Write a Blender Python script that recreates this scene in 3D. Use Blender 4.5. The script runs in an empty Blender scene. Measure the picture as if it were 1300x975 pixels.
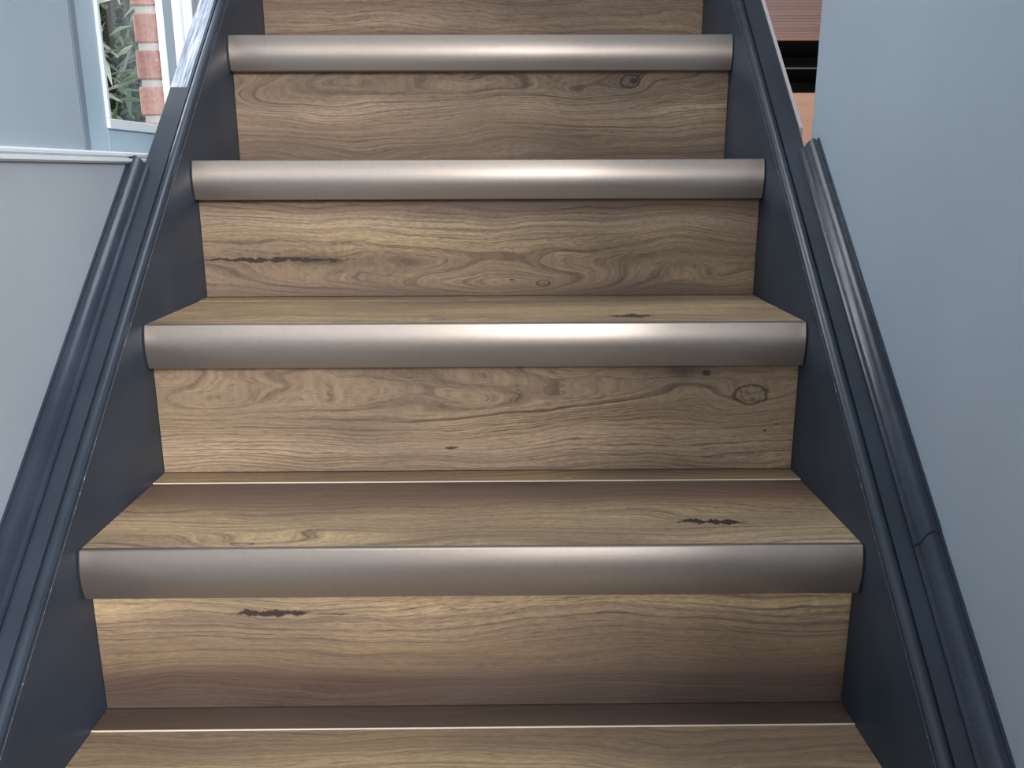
import bpy, bmesh, math, random
from mathutils import Vector, Matrix
random.seed(7)
SC = bpy.context.scene
COL = SC.collection

# ------------------------------------------------------------------ camera
F, PITCH, YAW, ROLL = 1081.9, .2455, -.0106, .0029
CAM = (.0333, -.615, .5928)
cd = bpy.data.cameras.new('camera'); cam = bpy.data.objects.new('camera', cd); COL.objects.link(cam)
cd.sensor_fit = 'HORIZONTAL'; cd.sensor_width = 36; cd.lens = F / 1300 * 36; cd.clip_start = .02
cam.matrix_world = (Matrix.Translation(CAM) @ Matrix.Rotation(YAW, 4, 'Z') @ Matrix.Rotation(-PITCH, 4, 'X')
                    @ Matrix.Rotation(math.pi / 2, 4, 'X') @ Matrix.Rotation(-ROLL, 4, 'Z'))
SC.camera = cam

# ------------------------------------------------------------------ light
w = bpy.data.worlds.new('world'); SC.world = w; w.use_nodes = True
wn = w.node_tree.nodes; wl = w.node_tree.links
bg = wn['Background']; bg.inputs['Color'].default_value = (.84, .92, 1.0, 1); bg.inputs['Strength'].default_value = 1.0


def area(name, loc, target, sx, sy, power, col):
    d = bpy.data.lights.new(name, 'AREA'); d.shape = 'RECTANGLE'; d.size = sx; d.size_y = sy
    d.energy = power; d.color = col
    o = bpy.data.objects.new(name, d); COL.objects.link(o); o.location = loc
    o.rotation_euler = (Vector(target) - Vector(loc)).to_track_quat('-Z', 'Y').to_euler()
    return o


area('hall_window', (1.45, -3.6, 1.9), (-.1, .3, .4), 1.1, 1.2, 190, (1.0, .975, .955))
area('hall_door_light', (.42, -4.1, 1.62), (.1, .3, .6), .5, 1.3, 38, (1.0, .97, .95))
area('stairwell_skylight', (-.22, .45, 2.46), (-.1, .45, 0), .6, 2.3, 23, (.97, .98, 1.0))
sd = bpy.data.lights.new('sun', 'SUN'); sd.energy = 3.8; sd.angle = math.radians(50); sd.color = (.88, .94, 1.0)
sun = bpy.data.objects.new('sun', sd); COL.objects.link(sun)
sun.rotation_euler = Vector((1.0, -.25, -.42)).to_track_quat('-Z', 'Y').to_euler()

vs = SC.view_settings
vs.view_transform = 'Standard'; vs.look = 'None'; vs.gamma = 1; vs.use_curve_mapping = False; vs.exposure = 0.36

# ------------------------------------------------------------------ stair constants
RISE, GO, DROP, SET = .2029, .2234, .0573, .0173
S = RISE / GO
HW = .4195            # stringer inner face
K0, K1 = -3, 8        # first / last step


# ------------------------------------------------------------------ node helpers
class NB:
    def __init__(self, name):
        self.m = bpy.data.materials.new(name); self.m.use_nodes = True
        self.n = self.m.node_tree.nodes; self.l = self.m.node_tree.links
        self.b = self.n['Principled BSDF']

    def _in(self, sock, v):
        if v is None: return
        if hasattr(v, 'is_output'): self.l.new(v, sock)
        else: sock.default_value = v

    def math(self, op, a, b=None, c=None, clamp=False):
        n = self.n.new('ShaderNodeMath'); n.operation = op; n.use_clamp = clamp
        self._in(n.inputs[0], a); self._in(n.inputs[1], b)
        if c is not None: self._in(n.inputs[2], c)
        return n.outputs[0]

    def xyz(self):
        t = self.n.new('ShaderNodeTexCoord'); s = self.n.new('ShaderNodeSeparateXYZ')
        self.l.new(t.outputs['Object'], s.inputs[0]); return s.outputs

    def comb(self, x, y, z=0.0):
        n = self.n.new('ShaderNodeCombineXYZ')
        for i, v in enumerate((x, y, z)): self._in(n.inputs[i], v)
        return n.outputs[0]

    def noise(self, vec=None, scale=1.0, detail=2.0, rough=.5, dim='3D', w=None):
        n = self.n.new('ShaderNodeTexNoise'); n.noise_dimensions = dim
        n.inputs['Scale'].default_value = scale; n.inputs['Detail'].default_value = detail
        n.inputs['Roughness'].default_value = rough
        if vec is not None: self.l.new(vec, n.inputs['Vector'])
        if w is not None: self._in(n.inputs['W'], w)
        return n.outputs[0]

    def ramp(self, fac, stops, interp='LINEAR'):
        n = self.n.new('ShaderNodeValToRGB'); n.color_ramp.interpolation = interp
        e = n.color_ramp.elements
        while len(e) < len(stops): e.new(.5)
        for el, (p, c) in zip(e, stops):
            el.position = p; el.color = c if len(c) == 4 else (*c, 1)
        self._in(n.inputs[0], fac); return n.outputs[0]

    def rng(self, v, a, b, c=0.0, d=1.0, smooth=False):
        n = self.n.new('ShaderNodeMapRange'); n.interpolation_type = 'SMOOTHSTEP' if smooth else 'LINEAR'
        n.clamp = True
        self._in(n.inputs[0], v)
        for i, q in enumerate((a, b, c, d)): n.inputs[i + 1].default_value = q
        return n.outputs[0]

    def mix(self, fac, a, b, mode='MIX'):
        n = self.n.new('ShaderNodeMix'); n.data_type = 'RGBA'; n.blend_type = mode
        self._in(n.inputs[0], fac)
        for i, v in ((6, a), (7, b)):
            if not hasattr(v, 'is_output') and len(v) == 3: v = (*v, 1)
            self._in(n.inputs[i], v)
        return n.outputs[2]

    def bump(self, h, strength, dist):
        n = self.n.new('ShaderNodeBump'); n.inputs['Strength'].default_value = strength
        n.inputs['Distance'].default_value = dist
        self.l.new(h, n.inputs['Height']); self.l.new(n.outputs[0], self.b.inputs['Normal'])

    def set(self, **k):
        for a, v in k.items(): self._in(self.b.inputs[a.replace('_', ' ')], v)
        return self.m


def lin(r, g, b):
    f = lambda c: ((c / 255 + .055) / 1.055) ** 2.4 if c > 10 else c / 255 / 12.92
    return (f(r), f(g), f(b), 1)


def plain(name, rgb, rough=.5, metal=0.0, **k):
    n = NB(name); n.set(Base_Color=lin(*rgb), Roughness=rough, Metallic=metal, **k); return n.m


def wood(name, axis, seed, stops, knots=(), cracks=(), rows=(), lowamp=.11, ringk=170.0, ringstr=.8, vscale=9.0):
    """Oak laminate. u runs along the board, v across it; stops give the board's own
    heartwood / sapwood zones as (v in metres, sRGB)."""
    n = NB(name); X = n.xyz(); u = X[0]; v = X[axis]
    low = n.noise(n.comb(n.math('MULTIPLY_ADD', u, 3.2, seed * 3.1), n.math('MULTIPLY_ADD', v, vscale, seed * 1.7), seed), 1, 2.5, .45)
    low = n.math('SUBTRACT', low, .5)
    field = n.math('MULTIPLY_ADD', low, lowamp, v)
    dark = None
    ring_lines = None
    wob = n.math('SUBTRACT', n.noise(n.comb(u, v, seed), 90, 2, .6), .5)
    for (ku, kv, ru, rv, amp, kind) in knots:
        du = n.math('DIVIDE', n.math('SUBTRACT', u, ku), ru)
        dv = n.math('DIVIDE', n.math('SUBTRACT', v, kv), rv)
        d2 = n.math('ADD', n.math('MULTIPLY', du, du), n.math('MULTIPLY', dv, dv))
        g = n.math('EXPONENT', n.math('MULTIPLY', d2, -.2))
        field = n.math('MULTIPLY_ADD', g, amp, field)
        d = n.math('ADD', n.math('SQRT', d2), n.math('MULTIPLY', wob, .7))
        if kind == 'eye':      # pale heart in a dark ring with a broken spot
            r = n.rng(n.math('ABSOLUTE', n.math('SUBTRACT', d, 1.0)), .0, .22, .85, 0, True)
            sp = n.noise(n.comb(u, v, seed + 5), 160, 3, .7)
            r2 = n.math('MULTIPLY', n.rng(sp, .5, .62, 0, .8), n.rng(d, .9, .5, 0, 1))
            mk = n.math('MAXIMUM', r, r2)
        elif kind == 'spot':
            mk = n.rng(d, 1.0, .45, 0, .92, True)
        elif kind == 'haze':
            mk = n.rng(d, 1.25, .1, 0, .6, True)
        else:                  # 'grain' : only bends the rings
            continue
        dark = mk if dark is None else n.math('MAXIMUM', dark, mk)
    for (u0, u1, vc, hh, st) in cracks:
        c = (u0 + u1) / 2; h = abs(u1 - u0) / 2
        wv = n.math('MULTIPLY_ADD', n.math('SUBTRACT', n.noise(n.comb(u, seed, 0.0), 45, 3, .6), .5), hh * 3.2, v)
        ud = n.math('ABSOLUTE', n.math('DIVIDE', n.math('SUBTRACT', u, c), h))
        wid = n.math('MULTIPLY', n.rng(ud, 1.0, .2, 0, 1, True), n.rng(n.noise(n.comb(u, seed + 3, 0.0), 70, 2, .5), .35, .6, .35, 1.1))
        vd = n.math('DIVIDE', n.math('ABSOLUTE', n.math('SUBTRACT', wv, vc)), hh)
        mk = n.math('MULTIPLY', n.rng(n.math('SUBTRACT', wid, vd), 0.0, .35, 0, 1), st)
        dark = mk if dark is None else n.math('MAXIMUM', dark, mk)
    # colour zones
    v0 = stops[0][0] - .02; v1 = stops[-1][0] + .02
    zone = n.math('DIVIDE', n.math('SUBTRACT', n.math('MULTIPLY_ADD', low, .045, v), v0), v1 - v0)
    col = n.ramp(zone, [((p - v0) / (v1 - v0), lin(*c)) for p, c in stops])
    # growth rings: irregular 1-D noise read along the warped field
    jag = n.noise(n.comb(n.math('MULTIPLY', u, 60.0), n.math('MULTIPLY', v, 240.0), seed + 6), 1, 2, .6)
    field = n.math('MULTIPLY_ADD', n.math('SUBTRACT', jag, .5), .0020, field)
    rings = n.noise(dim='1D', w=n.math('MULTIPLY_ADD', field, ringk, seed * 7.3), scale=1.0, detail=3.5, rough=.62)
    fine = n.noise(dim='1D', w=n.math('MULTIPLY_ADD', field, ringk * 4.2, seed), scale=1.0, detail=2, rough=.5)
    rl = n.rng(rings, .50, .72, 0, 1, True)
    rl = n.math('ADD', rl, n.math('MULTIPLY', n.rng(fine, .5, .75), .45))
    patch = n.rng(n.noise(n.comb(n.math('MULTIPLY', u, 5.0), n.math('MULTIPLY', v, 14.0), seed + 9), 1, 2), .33, .62, .35, 1)
    po = n.noise(n.comb(n.math('MULTIPLY', u, 34.0), n.math('MULTIPLY', field, 420.0), seed + 4), 1, 3, .7)
    rl = n.math('MULTIPLY', rl, n.rng(po, .38, .58, .35, 1.15))
    rl = n.math('MULTIPLY', n.math('MULTIPLY', rl, ringstr), patch, clamp=True)
    col = n.mix(rl, col, (.085, .055, .038))
    # long soft streaks, pores and flecks
    st = n.noise(n.comb(n.math('MULTIPLY', u, 3.0), n.math('MULTIPLY', field, 190.0), seed + 2), 1, 3, .6)
    col = n.mix(n.rng(st, .46, .72, 0, .68), col, (.10, .070, .052))
    col = n.mix(n.rng(st, .45, .25, 0, .09), col, (.62, .52, .40))
    pores = n.rng(po, .56, .70, 0, 1)
    pp = n.rng(n.noise(n.comb(n.math('MULTIPLY', u, 4.0), n.math('MULTIPLY', v, 22.0), seed + 12), 1, 2), .38, .62, .15, 1)
    pores = n.math('MULTIPLY', pores, pp)
    col = n.mix(n.math('MULTIPLY', pores, .75), col, (.07, .045, .032))
    blot = n.noise(n.comb(n.math('MULTIPLY', u, 3.5), n.math('MULTIPLY', v, 11.0), seed + 20), 1, 2)
    col = n.mix(n.rng(blot, .38, .68, 0, .5), col, (.135, .10, .082))
    gr = n.noise(n.comb(n.math('MULTIPLY', u, 90.0), n.math('MULTIPLY', field, 520.0), seed + 31), 1, 2, .7)
    col = n.mix(n.rng(gr, .38, .70, 0, .5), col, (.11, .075, .055))
    h = n.math('SUBTRACT', 1.0, n.math('ADD', n.math('MULTIPLY', pores, .8), rl))
    if dark is not None:
        col = n.mix(dark, col, (.040, .028, .024))
        h = n.math('SUBTRACT', h, dark)
    n.bump(h, .45, .0009)
    n.set(Base_Color=col, Roughness=n.rng(st, .3, .7, .50, .62))
    n.b.inputs['Specular IOR Level'].default_value = .35
    return n.m


def painted(name, rgb, rough, brush=1.0, axis_rot=0.0):
    """glossy brushed-on paint; brush marks run along the pitch of the stair"""
    n = NB(name); X = n.xyz()
    a = math.atan(S)
    along = n.math('ADD', n.math('MULTIPLY', X[1], math.cos(a)), n.math('MULTIPLY', X[2], math.sin(a)))
    across = n.math('SUBTRACT', n.math('MULTIPLY', X[2], math.cos(a)), n.math('MULTIPLY', X[1], math.sin(a)))
    br = n.noise(n.comb(n.math('MULTIPLY', X[0], 420.0), n.math('MULTIPLY', along, 14.0), n.math('MULTIPLY', across, 420.0)), 1, 3, .6)
    ch = n.noise(n.comb(X[0], X[1], X[2]), 260, 2, .5)
    hh = br
    n.bump(hh, .22 * brush, .0008)
    cl = n.noise(n.comb(X[0], X[1], X[2]), 9, 3, .6)
    c0 = lin(*rgb); c1 = tuple(min(1, q * 1.35) for q in c0[:3]) + (1,)
    n.set(Base_Color=n.mix(n.rng(cl, .35, .7), c0, c1), Roughness=n.rng(cl, .3, .7, rough - .05, rough + .07))
    return n.m


def wallpaint(name, rgb, spec=.3, rough=.55):
    n = NB(name); X = n.xyz(); v = n.comb(X[0], X[1], X[2])
    f = n.noise(v, 70, 4, .65); g = n.noise(v, 3.5, 3, .6)
    c0 = lin(*rgb); c1 = tuple(q * .93 for q in c0[:3]) + (1,)
    n.bump(f, .16, .0012)
    n.set(Base_Color=n.mix(n.rng(g, .35, .65), c0, c1), Roughness=rough)
    n.b.inputs['Specular IOR Level'].default_value = spec
    return n.m


def brushed_metal():
    n = NB('brushed_metal'); X = n.xyz()
    a = n.noise(n.comb(n.math('MULTIPLY', X[0], 6.0), n.math('MULTIPLY', X[1], 900.0), n.math('MULTIPLY', X[2], 900.0)), 1, 2, .5)
    b = n.noise(n.comb(X[0], X[1], X[2]), 160, 2, .5)
    n.bump(a, .05, .0003)
    n.set(Base_Color=n.mix(n.rng(b, .45, .75), lin(160, 151, 144), lin(156, 147, 140)),
          Metallic=.85, Roughness=n.rng(a, .3, .7, .33, .37))
    return n.m


# ------------------------------------------------------------------ mesh helpers
def link(name, bm, mat, parent=None, loc=(0, 0, 0), smooth=False, label=None):
    me = bpy.data.meshes.new(name)
    bmesh.ops.recalc_face_normals(bm, faces=bm.faces)
    bm.to_mesh(me); bm.free()
    if smooth:
        for p in me.polygons: p.use_smooth = True
        me.set_sharp_from_angle(angle=math.radians(38))
    o = bpy.data.objects.new(name, me); COL.objects.link(o)
    if isinstance(mat, (list, tuple)):
        for m in mat: me.materials.append(m)
    else: me.materials.append(mat)
    o.location = loc
    if parent: o.parent = parent
    if label: o['label'] = label
    return o


def box(bm, x0, x1, y0, y1, z0, z1, bev=0.0):
    vs_ = [bm.verts.new(p) for p in ((x0, y0, z0), (x1, y0, z0), (x1, y1, z0), (x0, y1, z0),
                                     (x0, y0, z1), (x1, y0, z1), (x1, y1, z1), (x0, y1, z1))]
    fs = [bm.faces.new([vs_[i] for i in q]) for q in ((0, 3, 2, 1), (4, 5, 6, 7), (0, 1, 5, 4), (1, 2, 6, 5), (2, 3, 7, 6), (3, 0, 4, 7))]
    if bev:
        es = list({e for f in fs for e in f.edges})
        bmesh.ops.bevel(bm, geom=es, offset=bev, segments=1, affect='EDGES')
    return bm


def boxb(*a, **k):
    return box(bmesh.new(), *a, **k)


def extrude_profile(pts, to3, a, b):
    """closed polygon pts, swept between parameters a and b with to3(p, t)"""
    bm = bmesh.new()
    A = [bm.verts.new(to3(p, a)) for p in pts]; B = [bm.verts.new(to3(p, b)) for p in pts]
    m = len(pts)
    for i in range(m): bm.faces.new((A[i], A[(i + 1) % m], B[(i + 1) % m], B[i]))
    bm.faces.new(A); bm.faces.new(B[::-1])
    return bm


def prop(o, label=None, cat=None, group=None, kind=None):
    for k, v in (('label', label), ('category', cat), ('group', group), ('kind', kind)):
        if v: o[k] = v
    return o


def empty(name, loc, label=None, cat=None, group=None, kind=None):
    o = bpy.data.objects.new(name, None); COL.objects.link(o); o.location = loc; o.empty_display_size = .1
    return prop(o, label, cat, group, kind)


# ------------------------------------------------------------------ materials of the shell
M_wall = wallpaint('wall_paint', (170, 181, 192))
M_wall2 = wallpaint('panel_paint', (166, 184, 198), .4, .4)
M_white = plain('white_frame', (226, 234, 240), .35)
M_blue = plain('pale_blue_frame', (172, 194, 208), .4)
M_gasket = plain('grey_gasket', (120, 134, 142), .5)
M_paint = painted('anthracite_paint', (41, 49, 60), .33, .35)
M_paint_edge = painted('anthracite_gloss', (38, 46, 58), .25, 1.4)
M_ceiling = plain('ceiling_white', (196, 196, 196), .8)
M_hall = wallpaint('hall_wall_paint', (112, 110, 110))
M_floor = plain('hall_floor', (82, 70, 62), .5)

# ------------------------------------------------------------------ structure
WX = .478
ZF = 3 * RISE          # upper floor level, .609
YE = .655              # end of the right wall
BOT = K0 * RISE - RISE  # hall floor

prop(link('floor', boxb(-3, 3, -4.3, 1.2, BOT - .1, BOT), M_floor), kind='structure')

# left wall : low wall below the ledge, upper panel, wall beyond the window
bm = bmesh.new()
box(bm, -WX - .06, -WX, -1.6, 2.6, BOT, .603)
box(bm, -WX - .06, -WX - .003, -1.6, .478, .603, 2.5)
box(bm, -.540, -WX - .003, .96, 2.6, .603, 2.5)
box(bm, -WX - .10, -WX - .003, .478, .95, 1.75, 2.5)
o = prop(link('wall_left', bm, [M_wall, M_wall2]), kind='structure')
for p in o.data.polygons:
    if p.center.z > .603: p.material_index = 1
# ledge moulding along the top of the low wall : two stepped lips
lp = [(-WX - .08, .6035), (-WX + .003, .6035), (-WX + .0065, .606), (-WX + .0065, .6095), (-WX + .0015, .6105),
      (-WX + .0015, .6125), (-WX + .005, .6135), (-WX + .005, .6165), (-WX + .002, .6185), (-WX - .08, .6185)]
prop(link('trim_1', extrude_profile(lp, lambda p, t: (p[0], t, p[1]), -1.6, 2.6), M_white), kind='structure')

prop(link('ceiling', boxb(-.6, 3, -4.3, 3.3, 2.5, 2.6), M_ceiling), kind='structure')
prop(link('wall_side', boxb(3, 3.1, -4.3, 3.3, BOT, 2.5), M_hall), kind='structure')
bm = boxb(WX, WX + .11, -1.0, YE, BOT, 2.5, bev=.0015)
prop(link('wall_right', bm, M_wall), kind='structure')
prop(link('wall_back', boxb(-3, 3, -4.3, -4.2, BOT, 2.5), M_hall), kind='structure')

# ------------------------------------------------------------------ window in the left wall
win = empty('window_1', (-.545, .48, .6185), kind='structure')
wx0, wy0, wz0 = -.545, .48, .6185


def wbox(name, x0, x1, y0, y1, z0, z1, m, bev=.001, label=None):
    return link(name, boxb(x0 - wx0, x1 - wx0, y0 - wy0, y1 - wy0, z0 - wz0, z1 - wz0, bev=bev), m, win, label=label)


ZT = 1.74
wbox('window_frame', -.585, -.540, .48, .685, .6185, ZT, M_blue, .002, 'wide pale blue jamb of the window')
wbox('shade_strip', -.541, -.5375, .606, .622, .6185, ZT, plain('shade_strip_tone', (134, 146, 162), .5), .001, 'grey-blue vertical strip painted as the shadow band on the jamb')  # thin strip coloured as the shadow band between panel and frame
wbox('glazing_bead', -.556, -.536, .685, .693, .668, ZT - .05, M_white, label='thin white glazing bead beside the glass')
wbox('bottom_rail', -.585, -.541, .685, .93, .6185, .654, M_blue, .002, 'pale blue bottom rail under the glass')
wbox('glazing_bead', -.556, -.536, .685, .93, .654, .668, M_white, label='white sloping bead along the foot of the glass')
wbox('top_rail', -.585, -.541, .685, .93, ZT - .05, ZT, M_blue)
wbox('window_frame', -.5445, -.533, .925, .96, .6185, ZT, M_white, .0015, 'stepped white far jamb of the window')
wbox('gasket', -.533, -.516, .928, .96, .6185, ZT, M_gasket, .0005, 'grey rubber gasket in the far jamb')
wbox('window_frame', -.516, -.502, .920, .96, .6185, ZT, M_white, .0015)
wbox('window_frame', -.502, -.491, .930, .96, .6185, ZT, M_white, .0015)
wbox('window_frame', -.491, -.4805, .915, .95, .6185, ZT, M_white, .0015)
wbox('reveal_lining', -.540, -.482, .478, .481, .6185, ZT, M_white, .0005)
n = NB('window_glass')
n.n.remove(n.b)
tb = n.n.new('ShaderNodeBsdfTransparent'); gb = n.n.new('ShaderNodeBsdfGlossy'); gb.inputs['Roughness'].default_value = .02
mx = n.n.new('ShaderNodeMixShader'); mx.inputs[0].default_value = .07
n.l.new(tb.outputs[0], mx.inputs[1]); n.l.new(gb.outputs[0], mx.inputs[2]); n.l.new(mx.outputs[0], n.n['Material Output'].inputs[0])
wbox('glass_pane', -.552, -.548, .690, .928, .665, ZT - .05, n.m, 0.0)

# ------------------------------------------------------------------ outside
n = NB('lawn'); X = n.xyz()
n.set(Base_Color=n.ramp(n.noise(n.comb(X[0], X[1], X[2]), 14, 4), [(.3, (.05, .09, .02)), (.7, (.14, .2, .06))]), Roughness=.9)
prop(link('ground', boxb(-9, -.62, -3, 9, .35, .40), n.m), kind='structure')

# brick pier: bricks are parts
pier = empty('brick_pier', (-.64, .93, .40), 'red brick pier with pale mortar joints outside the window', 'pier')
PX0, PX1, PY0, PY1 = -.600, -.5455, .965, 1.2
nm = NB('mortar'); X = nm.xyz()
nm.bump(nm.noise(nm.comb(X[0], X[1], X[2]), 300, 3), .5, .002)
nm.set(Base_Color=lin(176, 174, 168), Roughness=.9)
PC = .0600
brick_mats = []
for i, c in enumerate(((168, 120, 110), (174, 128, 116), (160, 112, 102))):
    nb = NB('brick_clay'); X = nb.xyz()
    f = nb.noise(nb.comb(nb.math('MULTIPLY', X[0], 1.0), X[1], X[2]), 120, 4, .7)
    nb.bump(f, .5, .002)
    nb.set(Base_Color=nb.mix(nb.rng(f, .4, .7), lin(*c), lin(c[0] - 30, c[1] - 26, c[2] - 22)), Roughness=.85)
    brick_mats.append(nb.m)
link('mortar', boxb(PX0 + .003 + .64, PX1 + .64, PY0 - .93 + .004, PY1 - .93, 0, 1.16), nm.m, pier)
bmesh_brick = None
for r_ in range(18):
    z0 = .4 + .0487 + r_ * PC
    jx = random.uniform(-.0025, .0025)
    bm = boxb(PX0 + .64 + jx, PX1 + .64, PY0 - .93 + random.uniform(-.001, .001), PY1 - .93 - .01, z0 - .4, z0 - .4 + .0480, bev=.0025)
    link('brick', bm, brick_mats[r_ % 3], pier)

# shrub seen through the glass
M_leaf = []
for i, (a, b) in enumerate((((84, 108, 72), (120, 142, 100)), ((132, 152, 116), (172, 186, 152)), ((200, 210, 186), (236, 240, 228)))):
    nl = NB('shrub_leaf'); X = nl.xyz()
    nl.set(Base_Color=nl.mix(nl.noise(nl.comb(X[0], X[1], X[2]), 20, 2), lin(*a), lin(*b)), Roughness=.5)
    M_leaf.append(nl.m)
M_twig = plain('twig_bark', (92, 82, 74), .8)


def blade(bm, o, d, up, L, W, mi):
    side = d.cross(up).normalized() * W
    p1 = o + d * L * .45 + up * L * .06; p2 = o + d * L
    q = [bm.verts.new(v) for v in (o - side * .3, o + side * .3, p1 + side, p2, p1 - side)]
    f = bm.faces.new(q); f.material_index = mi


def tube(bm, P, R0, R1, seg=6):
    rings = []
    for i, p in enumerate(P):
        t = (P[min(i + 1, len(P) - 1)] - P[max(i - 1, 0)]).normalized()
        a = t.orthogonal().normalized(); b = t.cross(a); r = R0 + (R1 - R0) * i / (len(P) - 1)
        rings.append([bm.verts.new(p + a * r * math.cos(2 * math.pi * j / seg) + b * r * math.sin(2 * math.pi * j / seg)) for j in range(seg)])
    for A, B in zip(rings, rings[1:]):
        for j in range(seg): bm.faces.new((A[j], A[(j + 1) % seg], B[(j + 1) % seg], B[j]))
    bm.faces.new(rings[0][::-1]); bm.faces.new(rings[-1])


def shrub(loc, rx, ry, hz, nst, nlf, label, dens):
    root = empty('garden_shrub', loc, label, 'shrub')
    bs = bmesh.new(); bl = bmesh.new()
    for i in range(nst):
        a = random.uniform(0, 6.28); q = random.uniform(.2, 1)
        top = Vector((math.cos(a) * rx * q, math.sin(a) * ry * q, hz * random.uniform(.7, 1)))
        P = [Vector((0, 0, 0)).lerp(top, t) + Vector((random.uniform(-.02, .02), random.uniform(-.02, .02), .1 * t * (1 - t))) for t in (0, .3, .6, 1)]
        tube(bs, P, .014, .004)
        for j in range(nlf):
            t = random.uniform(.12, 1); o = Vector((0, 0, 0)).lerp(top, t) + Vector([random.gauss(0, dens) for _ in range(3)])
            d = Vector((random.gauss(0, 1), random.gauss(0, 1), random.gauss(.2, .7))).normalized()
            up = Vector((random.gauss(0, 1), random.gauss(0, 1), 1)).normalized()
            blade(bl, o, d, up, random.uniform(.05, .13), random.uniform(.004, .010), random.choices((0, 1, 2), (5, 4, 3))[0])
    link('stem', bs, M_twig, root)
    f = link('foliage', bl, M_leaf, root); f['kind'] = 'stuff'


shrub((-1.12, 1.85, .40), .42, .45, 1.15, 70, 90, 'green shrub with narrow pale leaves seen through the window', .06)
# clipped hedge behind it
hr = empty('garden_hedge', (-2.9, 4.2, .40), 'darker green hedge behind the narrow-leaved shrub', 'hedge')
bc = bmesh.new(); box(bc, -.55, .9, -1.1, 1.6, 0, 1.75)
nh = NB('hedge_core'); X = nh.xyz()
nh.set(Base_Color=nh.ramp(nh.noise(nh.comb(X[0], X[1], X[2]), 16, 4), [(.3, lin(84, 104, 74)), (.7, lin(146, 164, 128))]), Roughness=.9)
link('hedge_core', bc, nh.m, hr)
bl = bmesh.new()
for i in range(5200):
    o = Vector((random.uniform(-.6, .98), random.uniform(-1.25, 1.6), random.uniform(0.02, 1.85)))
    if -.45 < o.x < .8 and -1.0 < o.y < 1.5 and o.z < 1.65: continue
    d = Vector((random.gauss(0, 1), random.gauss(0, 1), random.gauss(0, 1))).normalized()
    blade(bl, o, d, Vector((.3, -.5, 1)).normalized(), random.uniform(.05, .12), random.uniform(.012, .022), random.choices((0, 1, 2), (6, 4, 1))[0])
f = link('foliage', bl, M_leaf, hr); f['kind'] = 'stuff'

# ------------------------------------------------------------------ staircase
T1, T2, T3 = (196, 171, 142), (168, 144, 118), (126, 106, 91)      # light / mid / greyed oak
DK, DD = (74, 56, 46), (46, 34, 29)
YL = (194, 169, 132)
stair = empty('staircase', (0, K0 * GO, BOT),
              'closed staircase with oak risers and treads, metal nosings and anthracite stringers', 'staircase')
SY, SZ = K0 * GO, BOT
metal = brushed_metal()
M_caulk = plain('dark_joint', (34, 32, 32), .8)
M_white_edge = plain('pale_core_edge', (226, 214, 196), .5)

R_spec = {
    0: dict(stops=[(0, T3), (.2, T2)], seed=3.3),
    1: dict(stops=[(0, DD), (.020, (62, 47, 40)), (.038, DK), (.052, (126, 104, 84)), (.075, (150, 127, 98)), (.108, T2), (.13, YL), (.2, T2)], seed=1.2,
            cracks=[(-.285, -.165, .1185, .0058, 1), (-.19, -.12, .1165, .0015, .7)], knots=[(-.20, .125, .05, .03, .02, 'grain')], lowamp=.08, ringstr=.7),
    2: dict(stops=[(0, T2), (.03, T1), (.07, (174, 150, 120)), (.12, (160, 138, 112)), (.2, T3)], seed=2.7,
            knots=[(.268, .136, .026, .013, .01, 'haze'), (.299, .133, .008, .0055, .006, 'spot'), (.358, .103, .022, .0125, .022, 'eye'),
                   (-.37, .075, .12, .02, .05, 'grain'), (.02, .085, .13, .020, .055, 'grain'), (.16, .10, .05, .012, .02, 'grain'),
                   (.395, .063, .003, .0015, 0, 'spot'), (.38, .054, .003, .0015, 0, 'spot')],
            cracks=[(-.05, -.022, .033, .0022, .9)], lowamp=.13, ringstr=.85),
    3: dict(stops=[(0, T3), (.03, T2), (.055, (158, 134, 106)), (.085, YL), (.11, T1), (.135, (132, 110, 92)), (.2, DK)], seed=4.1,
            knots=[(.1, .016, .09, .014, .05, 'grain'), (.095, .019, .010, .0045, .01, 'eye'), (.047, .025, .006, .002, 0, 'spot'),
                   (-.13, .016, .09, .012, .045, 'grain'), (-.25, .055, .05, .011, .012, 'haze'), (-.226, .053, .010, .0028, 0, 'spot')],
            cracks=[(-.47, -.15, .056, .0046, 1), (-.34, -.24, .0595, .0022, .8)], lowamp=.10, ringstr=.85),
    4: dict(stops=[(0, T3), (.06, T2), (.09, T1), (.12, T2), (.145, (150, 128, 106)), (.2, T3)], seed=5.6,
            knots=[(-.16, .108, .16, .026, .07, 'grain'), (.252, .130, .016, .0105, .02, 'eye'), (.258, .131, .010, .006, 0, 'spot'), (.15, .12, .07, .02, .03, 'grain')],
            lowamp=.13, ringstr=.85),
    5: dict(stops=[(0, T3), (.03, (132, 110, 92)), (.05, T2), (.08, (140, 116, 96)), (.2, T2)], seed=6.4),
}
R_label = {1: 'riser with a long dark crack at upper left and a dark brown lower edge',
           2: 'riser with cathedral grain and a large eye-shaped knot at the right',
           3: 'riser with a black split along the left and an oval grain figure low down',
           4: 'riser with arched grain and one dark knot at the upper right',
           5: 'greyish streaked riser at the top edge of the view'}
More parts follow.
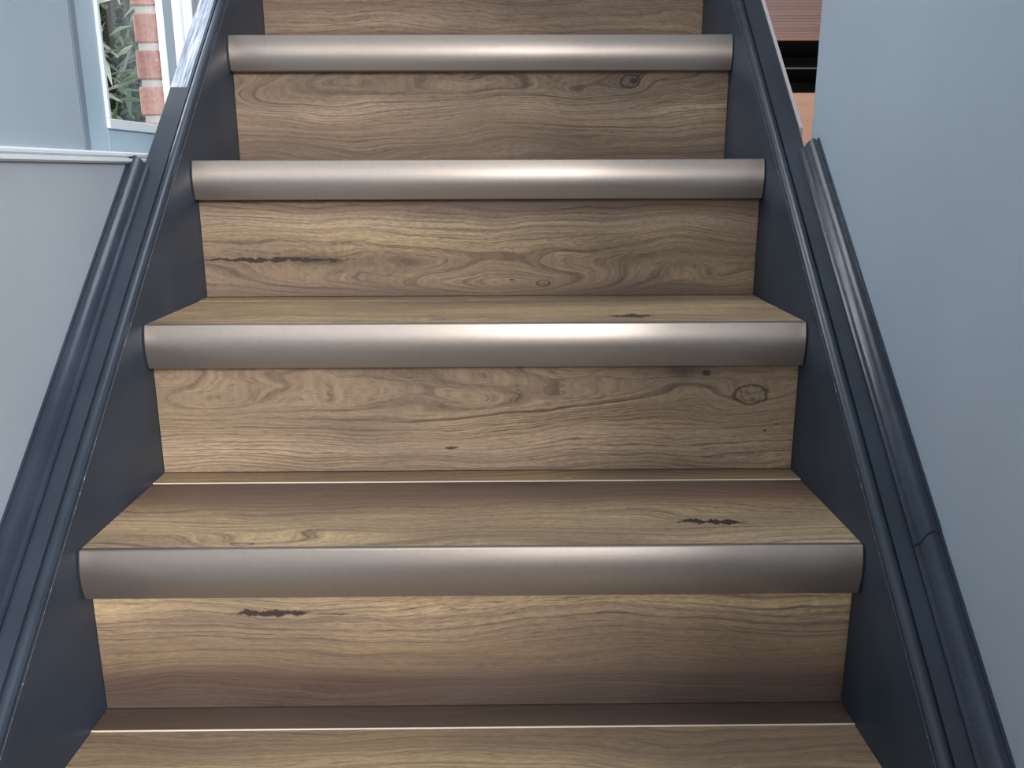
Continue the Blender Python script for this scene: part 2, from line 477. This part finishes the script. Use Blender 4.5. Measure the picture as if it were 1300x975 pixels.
T_spec = {
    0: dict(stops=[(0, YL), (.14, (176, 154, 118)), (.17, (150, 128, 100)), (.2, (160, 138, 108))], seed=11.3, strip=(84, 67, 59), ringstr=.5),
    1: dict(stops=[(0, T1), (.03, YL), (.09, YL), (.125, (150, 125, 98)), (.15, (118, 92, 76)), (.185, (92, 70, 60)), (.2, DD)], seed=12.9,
            cracks=[(.215, .325, .067, .0105, 1)], knots=[(-.24, .014, .05, .016, .03, 'grain'), (-.25, .016, .012, .004, 0, 'eye')],
            strip=(166, 140, 104), ringstr=.6),
    2: dict(stops=[(0, T1), (.06, (188, 162, 124)), (.15, YL), (.2, T2)], seed=13.4, strip=(160, 138, 108),
            cracks=[(.165, .245, .057, .019, .9)], ringstr=.6),
}
generic_r = wood('oak_riser', 2, 8.8, [(0, T3), (.1, T2), (.2, T3)])
generic_t = wood('oak_tread', 1, 9.7, [(0, T1), (.2, T2)])
generic_s = wood('oak_joint_board', 1, 10.5, [(0, T2), (.05, T2)], ringstr=.35)

XW = HW - .0008
# nosing profile in (y, z), y measured from the front top edge of the step
arc = []
for i in range(11):
    t = i / 10
    arc.append((-.0062 * math.sin(math.pi * (t * .88 + .06)) ** 1.0 + .0012, -.0012 - (DROP - .0024) * t))
nose = [(.0068, .0), (.0028, .0), (.0016, -.0003)] + arc + [(.0022, -DROP), (SET + .001, -DROP), (SET + .001, -DROP + .003), (.006, -DROP + .003), (.0055, -.0035), (.0068, -.0035)]

for k in range(K0, K1):
    yf, zt = k * GO, k * RISE
    # riser under this nosing (from tread k-1 up to below tread k)
    sp = R_spec.get(k)
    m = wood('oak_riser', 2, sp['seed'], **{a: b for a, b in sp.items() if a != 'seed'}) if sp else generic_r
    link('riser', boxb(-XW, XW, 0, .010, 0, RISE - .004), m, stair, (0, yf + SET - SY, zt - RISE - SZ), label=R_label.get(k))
    # tread
    sp = T_spec.get(k)
    m = wood('oak_tread', 1, sp['seed'], **{a: b for a, b in sp.items() if a not in ('seed', 'strip')}) if sp else generic_t
    yb = GO + SET - .0403
    tl = {0: 'lowest tread in view, pale oak with a dark brown strip at its back', 1: 'tread with a dark brown back half and a pointed black crack at the right',
          2: 'pale thin-looking tread with one small pointed knot at the right'}.get(k)
    tr = link('tread', boxb(-XW, XW, .0074, yb, -.014, -.0008), m, stair, (0, yf - SY, zt - SZ), label=tl)
    mm = generic_s
    if sp:
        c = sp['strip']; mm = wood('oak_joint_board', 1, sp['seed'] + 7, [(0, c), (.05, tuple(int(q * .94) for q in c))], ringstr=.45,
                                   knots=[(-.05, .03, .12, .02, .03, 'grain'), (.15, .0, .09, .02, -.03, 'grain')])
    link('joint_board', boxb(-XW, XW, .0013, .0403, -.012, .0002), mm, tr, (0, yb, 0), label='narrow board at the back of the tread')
    if k != 2:
        link('edge_line', boxb(-XW, XW, 0, .0012, -.012, .0004), M_white_edge, tr, (0, yb, 0), label='thin pale edge line')
    else:
        link('edge_line', boxb(-XW, XW, 0, .0012, -.012, -.001), M_caulk, tr, (0, yb, 0), label='thin dark joint line')
    link('joint_seal', boxb(-XW, XW, GO + SET - .0012, GO + SET, -.002, .0010), M_caulk, tr, (0, 0, 0))
    # nosing
    nb_ = link('nosing', extrude_profile(nose, lambda p, t: (t, p[0], p[1]), -.4172, .4172), metal, stair, (0, yf - SY, zt - SZ), smooth=True)
    for sx in (-1, 1):   # dark gap where the nosing meets the stringer
        g = [(p[0] * .9 + .0012, p[1] * .99) for p in nose[:15]] + [(.0068, -DROP * .99)]
        link('end_gap', extrude_profile(g, lambda p, t: (t, p[0], p[1]), sx * .4171, sx * .4194), M_caulk, nb_)

# stringers: swept along the pitch; n = height measured square to the slope from z = S*y + .05
ca, sa = math.cos(math.atan(S)), math.sin(math.atan(S))


def along(p, y):          # p = (x, n); cut plumb at both ends
    return (p[0], y - SY, y * S + .05 + p[1] / ca - SZ)


def plumb(p, y):
    return (p[0], y, y * S + .05 + p[1] / ca)


def bead(sx):
    c = []
    for i in range(9):
        a = math.pi * (1.0 - i / 8 * .98)
        c.append((sx * (HW + .0062 + .0072 * math.cos(a)), -.0055 + .0072 * math.sin(a)))
    return c


n = NB('worn_paint_line'); X = n.xyz()
f = n.noise(n.comb(X[0], X[1], X[2]), 130, 3, .7); f2 = n.noise(n.comb(X[0], X[1], X[2]), 12, 2)
n.set(Base_Color=n.mix(n.math('MULTIPLY', n.rng(f, .56, .66), n.rng(f2, .4, .55)), lin(84, 92, 106), lin(200, 206, 214)), Roughness=.5)
M_worn = n.m
n = NB('streaked_pale'); X = n.xyz()
f = n.noise(n.comb(n.math('MULTIPLY', X[0], 260.0), n.math('MULTIPLY', n.math('ADD', X[1], X[2]), 7.0), 0.0), 1, 4, .7)
edge = n.noise(n.comb(X[0], X[1], X[2]), 120, 3, .7)
n.bump(f, .6, .001)
n.set(Base_Color=n.ramp(f, [(.34, lin(84, 94, 114)), (.5, lin(150, 160, 180)), (.64, lin(206, 212, 226))]), Roughness=.4)
M_pale_streak = n.m
for sx in (-1, 1):
    prof = [(sx * HW, -.29), (sx * HW, -.0075), (sx * (HW + .0006), -.0065)] + bead(sx)[1:] + [(sx * (HW + .0142), -.0018), (sx * (HW + .042), -.0018),
                                                                      (sx * (HW + .0432), -.003), (sx * (HW + .0432), -.29)]
    st = link('stringer', extrude_profile(prof, along, -.75, 1.75), M_paint, stair, smooth=True,
              label='left stringer board in anthracite paint, under the window' if sx < 0 else 'right stringer board in anthracite paint, in front of the cabinet')
    # painted crack line under the bead
    cr = [(sx * (HW - .0004), -.0098), (sx * (HW - .0004), -.0092), (sx * (HW + .002), -.0092), (sx * (HW + .002), -.0098)]
    link('bead_line', extrude_profile(cr, along, -.75, 1.75), M_worn, st)

    if sx < 0:
        cp = [(-.4375, -.0035), (-.4375, -.0014), (-.4620, -.0014), (-.4620, -.0035)]
        link('pale_streaks', extrude_profile(cp, along, .735, 1.75), M_pale_streak, st, label='pale streaky strip on top of the upper left stringer')  # thin pale plate with lengthwise streaks

# pale edge of the plasterboard behind the upper right stringer
ep = [(.4640, -.05), (.4640, -.0035), (.4695, -.0035), (.4695, -.05)]
prop(link('trim_2', extrude_profile(ep, plumb, .668, 1.75), plain('pale_edge_paint', (190, 184, 190), .6)), kind='structure')

# wall mouldings that cover the gap between stringer and wall
mp = [(.4515, -.0016), (.4512, .0022), (.4528, .0042), (.4550, .0046), (.4556, .0040), (.4566, .0042), (.4580, .0062), (.4604, .0094), (.4634, .0122),
      (.4668, .0140), (.4700, .0146), (.4725, .0140), (.4732, .0128), (.4742, .0130), (.4752, .0150), (.4776, .0152), (.4776, -.0016)]
up_ = lambda sx, d=0.0: [(sx * p[0], p[1] + (d if p[1] > 0 else 0)) for p in mp]
prop(link('trim_3', extrude_profile(up_(-1), plumb, -.75, .600), M_paint_edge, smooth=True), kind='structure')
prop(link('trim_4', extrude_profile(up_(1, .0012), plumb, .1830, .621), M_paint_edge, smooth=True), kind='structure')
prop(link('trim_5', extrude_profile(up_(1), plumb, -.75, .1822), M_paint_edge, smooth=True), kind='structure')

# ------------------------------------------------------------------ upper room behind the right wall
prop(link('floor_upper', boxb(WX - .005, 3, .67, 3.2, ZF - .12, ZF), plain('upper_floor_oak', (150, 112, 84), .5)), kind='structure')
prop(link('wall_far', boxb(-WX, 3, 3.2, 3.3, BOT, 2.5), M_wall), kind='structure')
cab = empty('wooden_cabinet', (1.15, 2.2, ZF), 'reddish brown wooden cabinet with an open dark shelf bay, behind the right wall', 'cabinet')
n = NB('mahogany_slats'); X = n.xyz()
f = n.noise(n.comb(n.math('MULTIPLY', X[0], 2.0), 0.0, n.math('MULTIPLY', X[2], 90.0)), 1, 3, .6)
n.set(Base_Color=n.mix(n.rng(f, .35, .65), lin(116, 68, 52), lin(84, 48, 40)), Roughness=.45)
M_mah = n.m
n = NB('orange_wood'); X = n.xyz()
f = n.noise(n.comb(n.math('MULTIPLY', X[0], 2.0), 0.0, n.math('MULTIPLY', X[2], 60.0)), 1, 3, .6)
n.set(Base_Color=n.mix(f, lin(176, 132, 104), lin(140, 98, 76)), Roughness=.45)
M_or = n.m
M_black = plain('dark_bay', (6, 8, 16), .4)  # near-black: the open bay's darkness is put into the carcass colour
bc = box(bmesh.new(), -.4, .4, .43, .45, 0, .9); box(bc, -.4, .4, .022, .43, 0, .215); box(bc, -.4, .4, .022, .43, .376, .9)
link('carcass', bc, M_black, cab)
link('front_panel', boxb(-.4, .4, 0, .022, .372, .775, bev=.0015), M_mah, cab, label='reddish brown fine-ribbed front')
for i in range(45):
    z = .374 + i * .0089
    link('rib', boxb(-.398, .398, -.0015, .001, z, z + .0066), M_mah, cab)
link('plinth_board', boxb(-.4, .4, 0, .022, .0, .219, bev=.002), M_or, cab, label='orange-brown lower board')
link('shelf_board', boxb(-.4, .4, 0.002, .43, .289, .2945, bev=.001), plain('dark_shelf_edge', (52, 46, 50), .5), cab, label='dark shelf edge in the open bay')
link('side_panel', boxb(.4, .42, 0, .45, 0, .92), M_mah, cab); link('side_panel', boxb(-.42, -.4, 0, .45, 0, .92), M_mah, cab)
link('cabinet_top', boxb(-.43, .43, -.01, .46, .92, .945, bev=.003), M_mah, cab)
